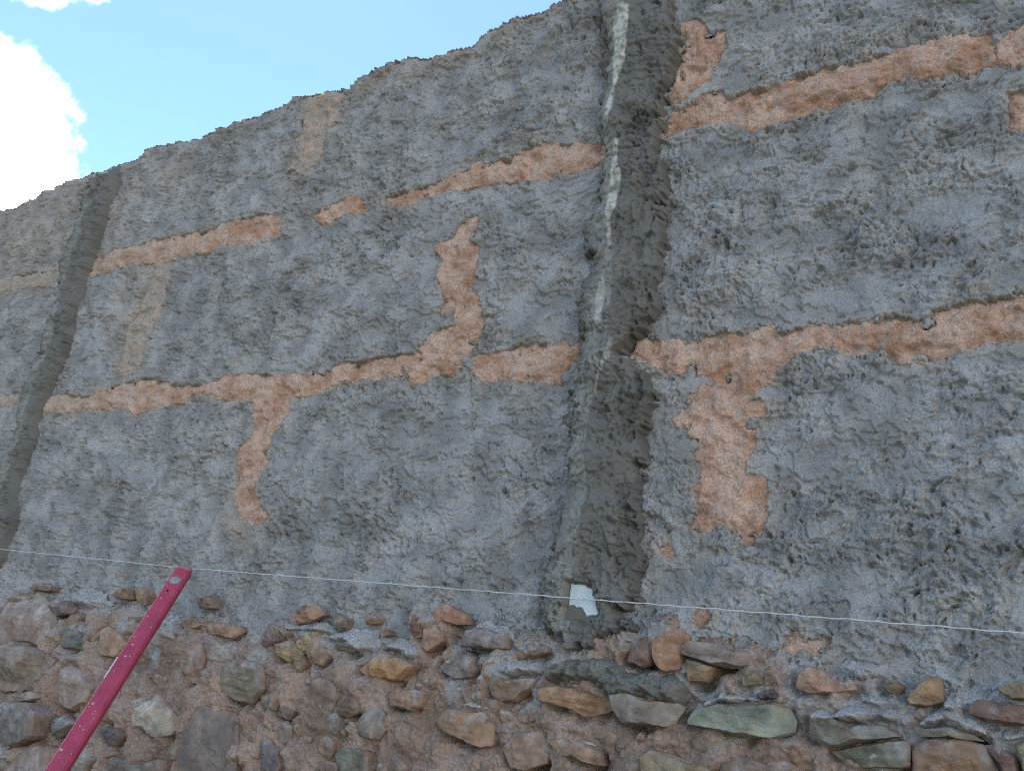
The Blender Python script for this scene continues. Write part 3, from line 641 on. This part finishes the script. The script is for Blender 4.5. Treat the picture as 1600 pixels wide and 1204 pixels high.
# ------------------------------------------------------------------ screeds
def screed(name, left, right, crestl, P, label, soft, seed, smoothpx=(), flat=None):
    poly = towall(left + right[::-1], .012)
    pad = .03
    a, b = poly.min(0) - pad, poly.max(0) + pad
    i0, i1 = np.searchsorted(vs, [a[1], b[1]]); j0, j1 = np.searchsorted(us, [a[0], b[0]])
    s_ = (slice(i0, i1), slice(j0, j1)); u, v = U[s_], V[s_]
    nz_ = .009 * fbm(u, v, .03, 3, seed) + .006 * fbm(u, v, .012, 3, seed + 3)
    d = sdf(poly, u, v) + nz_ * soft
    cl = towall(crestl, P); oo = np.argsort(cl[:, 1]); uc = np.interp(v, cl[oo, 1], cl[oo, 0]) + .002 * fbm(v, v * 0, .06, 2, seed + 5)
    lw = towall(left, .012); ol = np.argsort(lw[:, 1]); ul = np.interp(v, lw[ol, 1], lw[ol, 0])
    rw = towall(right, .012); o2 = np.argsort(rw[:, 1]); ur = np.interp(v, rw[o2, 1], rw[o2, 0])
    tl = np.clip((u - ul) / np.maximum(uc - ul, .004), 0, 1); tr_ = np.clip((u - uc) / np.maximum(ur - uc, .004), 0, 1)
    prof = np.where(u < uc, np.minimum(.016, P) + (P - np.minimum(.016, P)) * tl, P - (P - np.minimum(.019, P)) * tr_ + .0025 * fbm(u, v, .06, 2, seed + 6) * sm(0, .3, tr_))
    # trowelled smears with torn, sandy patches between them
    tn = fbm(u, v * .55, .05, 4, seed + 8, .55); tn2 = fbm(u, v, .03, 3, seed + 12)
    lean = tn + (.40 if soft > 1 else .85) - .62 * sm(.30, .85, tr_) * (u > uc) + .6 * np.exp(-((u - uc) / .012) ** 2) - .15 * (u < uc) * (1 - tl) + .45 * (u < uc) * sm(.25, .45, tl)
    smt = sm(-.02, .02, lean)
    for r, p in smoothpx:
        q = towall(zp(r, p), .03); smt = np.maximum(smt, sm(-.003, .003, sdf(q, u, v) + nz_ * .7))
    grain = cells(u, v, .0046, seed + 20); grain2 = cells(u, v, .010, seed + 21)
    tear = sm(.10, .15, fbm(u, v * .8, .036, 4, seed + 27, .6) - .10 + .16 * sm(.4, 1, tr_) - .3 * (u < uc))
    step = .0016 * sm(-.008, .008, tn - .06) + .0010 * sm(-.006, .006, tn2 + .12)
    lo = .0034 * (grain - .5) + .0046 * (grain2 - .5) - .0085 * tear * sm(.35, .8, tr_) - .0012
    hi = .0004 * fbm(u, v, .02, 2, seed + 30) + .0010 * (grain - .5) * np.clip(.5 + 2 * tn2, 0, 1) + .0006 * pn(u / .005, v / .15, seed + 33)
    rel = lo * (1 - smt) + (hi + .0026) * smt + step * sm(.012, .03, np.abs(u - uc))
    edge_ = sm(-.001, np.where(u > uc, .010, .007) + .004 * tn2, d)
    hb = plaster[s_] * e2[s_] + bedh_base[s_] * (1 - e2[s_])
    hb = np.minimum(hb, .03)
    h = hb - .012 + (prof + rel + .012) * edge_
    if flat:
        fw = sm(-.004, .001, sdf(flat[0], u, v)); h = h * (1 - fw) + flat[1] * fw
    h = h * (1 - .6 * sm(.05, 0, VT[:, s_[1]] - v))
    hh = np.zeros(U.shape); hh[s_] = h
    Xs, Ys, Zs = place(hh)
    m_ = np.zeros(U.shape, bool); m_[s_] = d > -.004
    c = np.zeros(U.shape + (3,))
    c1 = np.array([.112, .104, .091]); c2 = np.array([.182, .172, .156])
    w = np.clip(.45 + .9 * fbm(u, v, .07, 3, seed + 40), 0, 1)[..., None] * .5 + .5 * smt[..., None]
    base = c1 * (1 - w) + c2 * w
    # painted sky light: base colour lightened along the crest's left flank
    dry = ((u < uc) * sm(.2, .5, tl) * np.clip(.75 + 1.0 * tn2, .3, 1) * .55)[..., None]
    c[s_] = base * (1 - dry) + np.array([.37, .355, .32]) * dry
    return s_, u, v, uc, tl, d, c, m_, Xs, Ys, Zs, h
CL = zp('I', [(430,-140),(430,0),(415,100),(430,140),(450,250),(440,330),(420,560),(445,650),(440,760),(430,900),(420,1000),(345,1080),(338,1150)]) + \
     zp('J', [(350,130),(388,170),(370,280),(330,380),(330,470),(350,540),(340,620),(310,750),(290,850),(295,950),(288,1150)]) + \
     zp('K', [(280,80),(278,230),(220,400),(200,500),(135,640),(150,700),(165,830),(235,900),(285,965)])
CR = zp('I', [(760,-140),(770,0),(800,80),(780,130),(822,210),(795,290),(770,360),(730,440),(730,580),(700,660),(720,720),(750,780),(750,900),(740,1000),(750,1100)]) + \
     zp('J', [(745,60),(720,200),(710,350),(690,460),(650,530),(580,590),(570,640),(600,680),(680,740),(710,790),(690,880),(670,980),(650,1050),(668,1140)]) + \
     zp('K', [(660,60),(625,130),(640,300),(665,450),(660,560),(630,650),(600,740),(550,800),(600,850),(530,900),(430,955),(286,966)])
CC = zp('I', [(560,-140),(550,0),(535,270),(475,520),(480,660),(520,800),(470,1060)]) + zp('J', [(500,130),(490,350),(475,500),(460,620),(412,720),(392,880),(380,1000),(375,1150)]) + zp('K', [(375,250),(330,480),(300,640),(290,960)])
SMC = [('I', [(645,40),(760,50),(785,170),(800,290),(720,360),(600,420),(570,380),(585,290),(650,240),(660,190)]), ('I', [(510,640),(620,650),(640,760),(540,760)]),
       ('J', [(610,110),(660,60),(720,90),(730,130),(690,190),(610,200)]), ('J', [(480,640),(590,650),(560,790),(470,800)]), ('J', [(470,860),(540,870),(520,960),(470,980)]), ('J', [(530,1030),(610,1060),(600,1150),(530,1120)]),
       ('K', [(300,280),(400,370),(390,480),(330,470),(290,400)]), ('K', [(330,490),(410,500),(400,620),(310,620)]), ('K', [(290,800),(400,810),(390,930),(290,930)]), ('I', [(340,1080),(420,1090),(410,1150),(345,1145)])]
SHEENPX = [('I', [(500,15),(550,15),(535,270),(495,370),(462,520),(432,572),(428,540),(468,400),(480,220),(472,110)]), ('I', [(480,650),(502,650),(497,780),(520,805),(492,950),(455,1040),(432,1010),(458,850)]),
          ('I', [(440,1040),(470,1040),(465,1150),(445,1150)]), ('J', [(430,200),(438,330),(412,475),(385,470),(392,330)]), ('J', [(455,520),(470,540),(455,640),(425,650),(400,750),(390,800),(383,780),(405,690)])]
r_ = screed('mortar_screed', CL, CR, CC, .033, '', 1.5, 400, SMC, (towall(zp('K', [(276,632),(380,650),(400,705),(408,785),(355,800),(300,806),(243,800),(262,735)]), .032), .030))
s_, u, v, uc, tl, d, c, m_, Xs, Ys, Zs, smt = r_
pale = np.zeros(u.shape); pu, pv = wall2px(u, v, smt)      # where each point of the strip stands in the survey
for k, (r, p) in enumerate(SHEENPX):
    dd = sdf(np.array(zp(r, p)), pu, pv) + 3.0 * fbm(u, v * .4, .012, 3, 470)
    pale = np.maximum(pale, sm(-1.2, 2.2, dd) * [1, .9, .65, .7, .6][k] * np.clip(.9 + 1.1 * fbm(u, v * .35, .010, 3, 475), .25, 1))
c[s_] = c[s_] * (1 - pale[..., None]) + np.array([.56, .55, .49]) * pale[..., None]  # sky sheen on the ridge, painted into the colour as pale streaks
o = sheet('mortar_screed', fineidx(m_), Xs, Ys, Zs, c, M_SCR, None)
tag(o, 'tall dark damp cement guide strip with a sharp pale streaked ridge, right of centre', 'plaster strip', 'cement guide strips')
LLe = zp('E', [(480,195),(470,225),(430,330),(390,450),(340,620),(300,760),(260,880)]) + zp('F', [(240,40),(235,110),(180,230),(130,380),(110,480),(90,580),(50,650),(20,770),(-10,860),(-60,1000),(-90,1150)])
LRi = zp('E', [(590,170),(580,195),(560,300),(510,460),(480,560),(425,680),(390,800),(355,900)]) + zp('F', [(360,50),(340,110),(290,220),(240,340),(200,440),(180,540),(150,640),(110,740),(92,850),(98,930),(70,1020),(30,1130),(0,1170)])
LCr = [(a[0] + (b[0] - a[0]) * .25, a[1] + (b[1] - a[1]) * .25) for a, b in zip(LLe, LRi)]
r_ = screed('mortar_screed', LLe, LRi, LCr, .021, '', .35, 500)
s_, u, v, uc, tl, d, c, m_, Xs, Ys, Zs, smt = r_
o = sheet('mortar_screed', fineidx(m_), Xs, Ys, Zs, c * 1.0, M_SCR, None)
tag(o, 'narrow smooth grey cement guide strip leaning up the wall at far left', 'plaster strip', 'cement guide strips')
# wet cement dropped on the ledge under the wide screed
HP = towall(zp('K', [(130,1010),(270,955),(430,962),(500,1020),(620,1050),(760,1060),(805,1130),(770,1205),(600,1190),(450,1180),(330,1110),(130,1105)]), .05)
hp = lump_on('mortar_heap', HP, .024, np.array([.190, .178, .156]), None, (0, 0, 0), 77)
tag(hp, 'dark wet crumbled cement heaped on the stones at the foot of the wide strip', 'mortar heap')

# ------------------------------------------------------------------ tile chip set into the screed
def slab(name, uvh, thick, mat, parent, h):
    p = np.asarray(uvh); n = len(p); q = p.mean(0) + (p - p.mean(0)) * .97
    vv = np.concatenate([np.stack([p[:, 0], np.full(n, -h + thick), p[:, 1]], 1), np.stack([p[:, 0], np.full(n, -h + .0008), p[:, 1]], 1),
                         np.stack([q[:, 0], np.full(n, -h), q[:, 1]], 1), [[p[:, 0].mean(), -h, p[:, 1].mean()]]])
    i = np.arange(n); j = (i + 1) % n
    qs = np.concatenate([np.stack([i, j, j + n, i + n], 1), np.stack([i + n, j + n, j + 2 * n, i + 2 * n], 1)])
    ts = np.stack([i + 2 * n, j + 2 * n, np.full(n, 3 * n)], 1)
    return mesh_obj(name, vv, qs, mat, parent, tris=ts, smooth=False)
M_GLAZE = rough_mat('white_tile_glaze', rough=.35, spec=.4, bump=.1, bscale=600, var=.10, vscale=200, base=(.66, .70, .72), speck=(120, .66, (.42, .41, .38)))
M_BISQ = rough_mat('tile_body', rough=.9, bump=.3, bscale=500, var=.2, vscale=250, base=(.19, .165, .135))
TH = .0335
tile = tag(empty('tile_chip', (0, 0, 0)), 'broken white tile chip set in the foot of the wide damp strip', 'tile')
slab('tile_body', towall(zp('K', [(276,632),(380,650),(400,705),(408,785),(355,800),(300,806),(243,800),(262,735)]), TH), .012, M_BISQ, tile, TH - .0015)
slab('glaze', towall(zp('K', [(278,634),(300,640),(320,637),(345,643),(352,655),(382,661),(377,690),(399,708),(393,730),(406,778),(392,787),(378,782),(352,790),(341,768),(332,752),(318,744),(304,748),(290,736),(266,738),(271,690)]), TH), .004, M_GLAZE, tile, TH)

# ------------------------------------------------------------------ string
def ray(x, y, dist):
    w = ROT @ camdir((x, y)); return CPOS + w / np.linalg.norm(w) * dist
def onh(x, y, h):
    q = px2wall(x, y, h); return np.array([q[0], -h, q[1]])
def tube(name, pts, r, mat, parent=None, n=6, rfun=None):
    pts = np.asarray(pts, float); m = len(pts); T = np.gradient(pts, axis=0); T /= np.linalg.norm(T, axis=1)[:, None]
    up = np.array([0.1, .2, 1.0]); A = np.cross(T, up); A /= np.linalg.norm(A, axis=1)[:, None]; B = np.cross(A, T)
    th = np.arange(n) / n * 2 * np.pi; rr = np.full(m, r) if rfun is None else np.asarray(rfun)
    ring = pts[:, None] + rr[:, None, None] * (A[:, None] * np.cos(th)[None, :, None] + B[:, None] * np.sin(th)[None, :, None])
    idx = np.arange(m * n).reshape(m, n); nx = np.roll(idx, -1, 1)
    q = np.stack([idx[:-1], nx[:-1], nx[1:], idx[1:]], -1).reshape(-1, 4)
    caps = [(idx[0, 0], idx[0, k + 1], idx[0, k]) for k in range(1, n - 1)] + [(idx[-1, 0], idx[-1, k], idx[-1, k + 1]) for k in range(1, n - 1)]
    return mesh_obj(name, ring.reshape(-1, 3), q, mat, parent, tris=caps)
M_STRING = rough_mat('white_twine', rough=.9, bump=.2, bscale=900, var=.15, vscale=700, base=(.62, .62, .61))
HS = .048
a0, a1, a2 = onh(0, 857.5, HS), onh(291, 887, HS), onh(1600, 988.5, HS)
aL = a1 + (a0 - a1) * 1.9; aR = a1 + (a2 - a1) * 1.6
sp = np.concatenate([np.linspace(aL, a1, 160)[:-1], np.linspace(a1, aR, 260)])
kk = np.arange(len(sp)); sp[:, 2] += .0004 * np.sin(kk * 1.7) + .0003 * np.sin(kk * .61)
st = tube('guide_string', sp, .00105, M_STRING, rfun=.00078 * (1 + .18 * np.sin(kk * 2.3) + .1 * np.sin(kk * 5.1)))
tag(st, 'thin white guide string stretched level across the wall', 'string')

# ------------------------------------------------------------------ spirit level leaning on the string and wall
d_top = np.linalg.norm(onh(289, 884, .075) - CPOS)
ptop = onh(289.0, 884.0, .078); pbot = ray(77, 1216, d_top * .855)
axis = pbot - ptop; axis /= np.linalg.norm(axis)
M_RED = rough_mat('magenta_red_paint', rough=.6, spec=.3, bump=.05, bscale=300, var=.2, vscale=26, base=(.40, .058, .105), speck=(150, .74, (.5, .36, .36)))
M_CAP = rough_mat('dusty_end_cap', rough=.7, bump=.2, bscale=300, var=.2, vscale=120, base=(.36, .16, .19))
M_DISC = rough_mat('cement_dusted_vial', rough=.6, bump=.25, bscale=300, var=.25, vscale=120, base=(.27, .30, .28))
M_HOLE = rough_mat('dark_hole', base=(.012, .010, .012))
M_SCUFF = rough_mat('bare_aluminium_scuff', rough=.45, base=(.62, .60, .60), var=.1)
LV = tag(empty('spirit_level', (0, 0, 0)), 'magenta red spirit level leaning against the wall, spattered with cement', 'spirit level')
# local frame: along = down the bar, w = across the broad face, n = face normal towards the camera
view = CPOS - (ptop + pbot) / 2; view /= np.linalg.norm(view)
nrm = view - axis * (view @ axis); nrm /= np.linalg.norm(nrm)
wdt = np.cross(axis, nrm); wdt /= np.linalg.norm(wdt)
if (ROT.T @ wdt)[0] < 0: wdt = -wdt                       # wdt points to picture right
ca, sa = math.cos(math.radians(-23)), math.sin(math.radians(-23))
nrm, wdt = nrm * ca + wdt * sa, wdt * ca - nrm * sa       # turned so that the right-hand edge shows
def lvbox(name, l0, l1, w0, w1, n0, n1, mat, parent=LV, bev=.0022):
    P = []
    for l in (l0, l0 + bev * .5, l1 - bev * .5, l1):
        k = bev if l in (l0, l1) else 0
        b_ = bev
        prof = [(w0 + b_ + k*.3, n0 + k*.3), (w1 - b_ - k*.3, n0 + k*.3), (w1 - k*.3, n0 + b_ + k*.3), (w1 - k*.3, n1 - b_ - k*.3), (w1 - b_ - k*.3, n1 - k*.3), (w0 + b_ + k*.3, n1 - k*.3), (w0 + k*.3, n1 - b_ - k*.3), (w0 + k*.3, n0 + b_ + k*.3)]
        P += [ptop + axis * l + wdt * a + nrm * b for a, b in prof]
    P = np.array(P); idx = np.arange(32).reshape(4, 8); nx = np.roll(idx, -1, 1)
    q = np.stack([idx[:-1], nx[:-1], nx[1:], idx[1:]], -1).reshape(-1, 4)
    t = [(idx[0, 0], idx[0, k + 1], idx[0, k]) for k in range(1, 7)] + [(idx[-1, 0], idx[-1, k], idx[-1, k + 1]) for k in range(1, 7)]
    return mesh_obj(name, P, q, mat, parent, tris=t, smooth=False)
def lvdisc(name, l, w, r, n0, n1, mat, parent, k=28):
    th = np.arange(k) / k * 6.28318
    rg_ = lambda rr, nn: np.array([ptop + axis * (l + rr * math.cos(t)) + wdt * (w + rr * math.sin(t)) + nrm * nn for t in th])
    vv = np.concatenate([rg_(r, n0), rg_(r, n1 - .0004), rg_(r * .94, n1), [ptop + axis * l + wdt * w + nrm * n1]])
    i = np.arange(k); j = (i + 1) % k
    q = np.concatenate([np.stack([i, j, j + k, i + k], 1), np.stack([i + k, j + k, j + 2 * k, i + 2 * k], 1)])
    return mesh_obj(name, vv, q, mat, parent, tris=np.stack([i + 2 * k, j + 2 * k, np.full(k, 3 * k)], 1), smooth=False)
WH, TN = .0132, .0150
LEN = .95
frame = lvbox('frame', .006, LEN - .006, -WH, WH, -TN, 0, M_RED)
lvbox('end_cap', -.001, .0065, -WH + .0006, WH - .0006, -TN + .0006, -.0006, M_CAP)
lvbox('end_cap', LEN - .0065, LEN + .001, -WH + .0006, WH - .0006, -TN + .0006, -.0006, M_CAP)
lvdisc('vial', .035, -.0015, .0088, -.004, .0007, M_DISC, LV)
lvdisc('hanging_hole', .060, -.0025, .0020, -.004, .0004, M_HOLE, LV)
lvbox('scuff', .205, .245, -WH - .0002, -WH + .0018, -.003, .0006, M_SCUFF, LV, .0004)
lvbox('face_rib', .0065, LEN - .0065, WH - .0036, WH - .0028, -.002, .0007, M_RED, LV, .0003)
# dried cement spatters stuck to the paint
M_SPAT = rough_mat('dried_cement_spatter', base=(.50, .42, .42), var=.2)
rg = np.random.RandomState(3)
SV, SQ, ST_ = [], [], []
for k in range(48):
    l = rg.uniform(.05, .62); w = rg.uniform(-WH * .9, WH * .75); r = rg.choice([.0005, .0008, .0011, .0016], p=[.4, .3, .2, .1])
    b0 = len(SV); m = 6
    for t in range(m):
        a = t / m * 6.283; rr = r * rg.uniform(.7, 1.3)
        SV.append(ptop + axis * (l + rr * 1.3 * math.cos(a)) + wdt * (w + rr * math.sin(a)) + nrm * .0000)
    SV.append(ptop + axis * l + wdt * w + nrm * r * .7)
    for t in range(m): ST_.append((b0 + t, b0 + (t + 1) % m, b0 + m))
o = mesh_obj('cement_spatter', np.array(SV), np.zeros((0, 4), int), M_SPAT, LV, tris=ST_); o['kind'] = 'stuff'

# ------------------------------------------------------------------ ground, grass
foot_pt = ptop + axis * LEN
def gz(x, y):
    base = .02 + (foot_pt[2] - .02) * sm(-.2, foot_pt[0], x)
    return base + .012 * fbm(x, y, .5, 3, 600) + .006 * fbm(x, y, .09, 2, 610) * (np.abs(y) < 6)
gx = np.unique(np.concatenate([np.linspace(-5, 2.5, 260), np.linspace(-40, 40, 60), np.array([-2000, -700, -200, -90, 90, 200, 700, 2000])]))
gy = np.unique(np.concatenate([np.linspace(-3, 1, 150), np.linspace(-40, 40, 60), np.array([-2000, -700, -200, -90, 90, 200, 700, 2000])]))
GX_, GY_ = np.meshgrid(gx, gy); gzv = gz(np.clip(GX_, -60, 60), np.clip(GY_, -60, 60))
idx = np.arange(GX_.size).reshape(GX_.shape); q = np.stack([idx[:-1, :-1], idx[:-1, 1:], idx[1:, 1:], idx[1:, :-1]], -1).reshape(-1, 4)
g = mesh_obj('ground', np.stack([GX_.ravel(), GY_.ravel(), gzv.ravel()], 1), q, M_EARTH); g['kind'] = 'structure'
M_STRAW = rough_mat('dry_grass', rough=.8, bump=0.0, base=(.36, .31, .20), var=.2, vscale=60)
def tuft(root_px, h, blades, label, seed, height):
    rg = np.random.RandomState(seed)
    b = onh(*root_px, h); b[2] = gz(np.array(b[0]), np.array(b[1])) - .005
    t = tag(empty('grass_tuft', b), label, 'grass', 'dry grass at the footing')
    for k in range(blades):
        hh = height * rg.uniform(.55, 1.0); a = rg.uniform(0, 6.283); lean = rg.uniform(.08, .4)
        s = np.linspace(0, 1, 8)[:, None]
        pts = np.array([rg.uniform(-.012, .012), rg.uniform(-.01, .01), 0]) + s * np.array([0, 0, hh]) + s ** 2 * hh * lean * np.array([math.cos(a), math.sin(a) * .5, -.25])
        tube('blade', pts, .0008, M_STRAW, t, n=4, rfun=.0010 * (1 - .8 * s[:, 0]))
tuft((5, 1250), .12, 9, 'dry grass blades at the bottom left corner below the grey stone', 1, .26)
tuft((160, 1262), .10, 7, 'dry grass blades just right of the foot of the red level', 2, .22)
tuft((245, 1275), .09, 5, 'single dry stalks under the pale quartz stone', 3, .24)
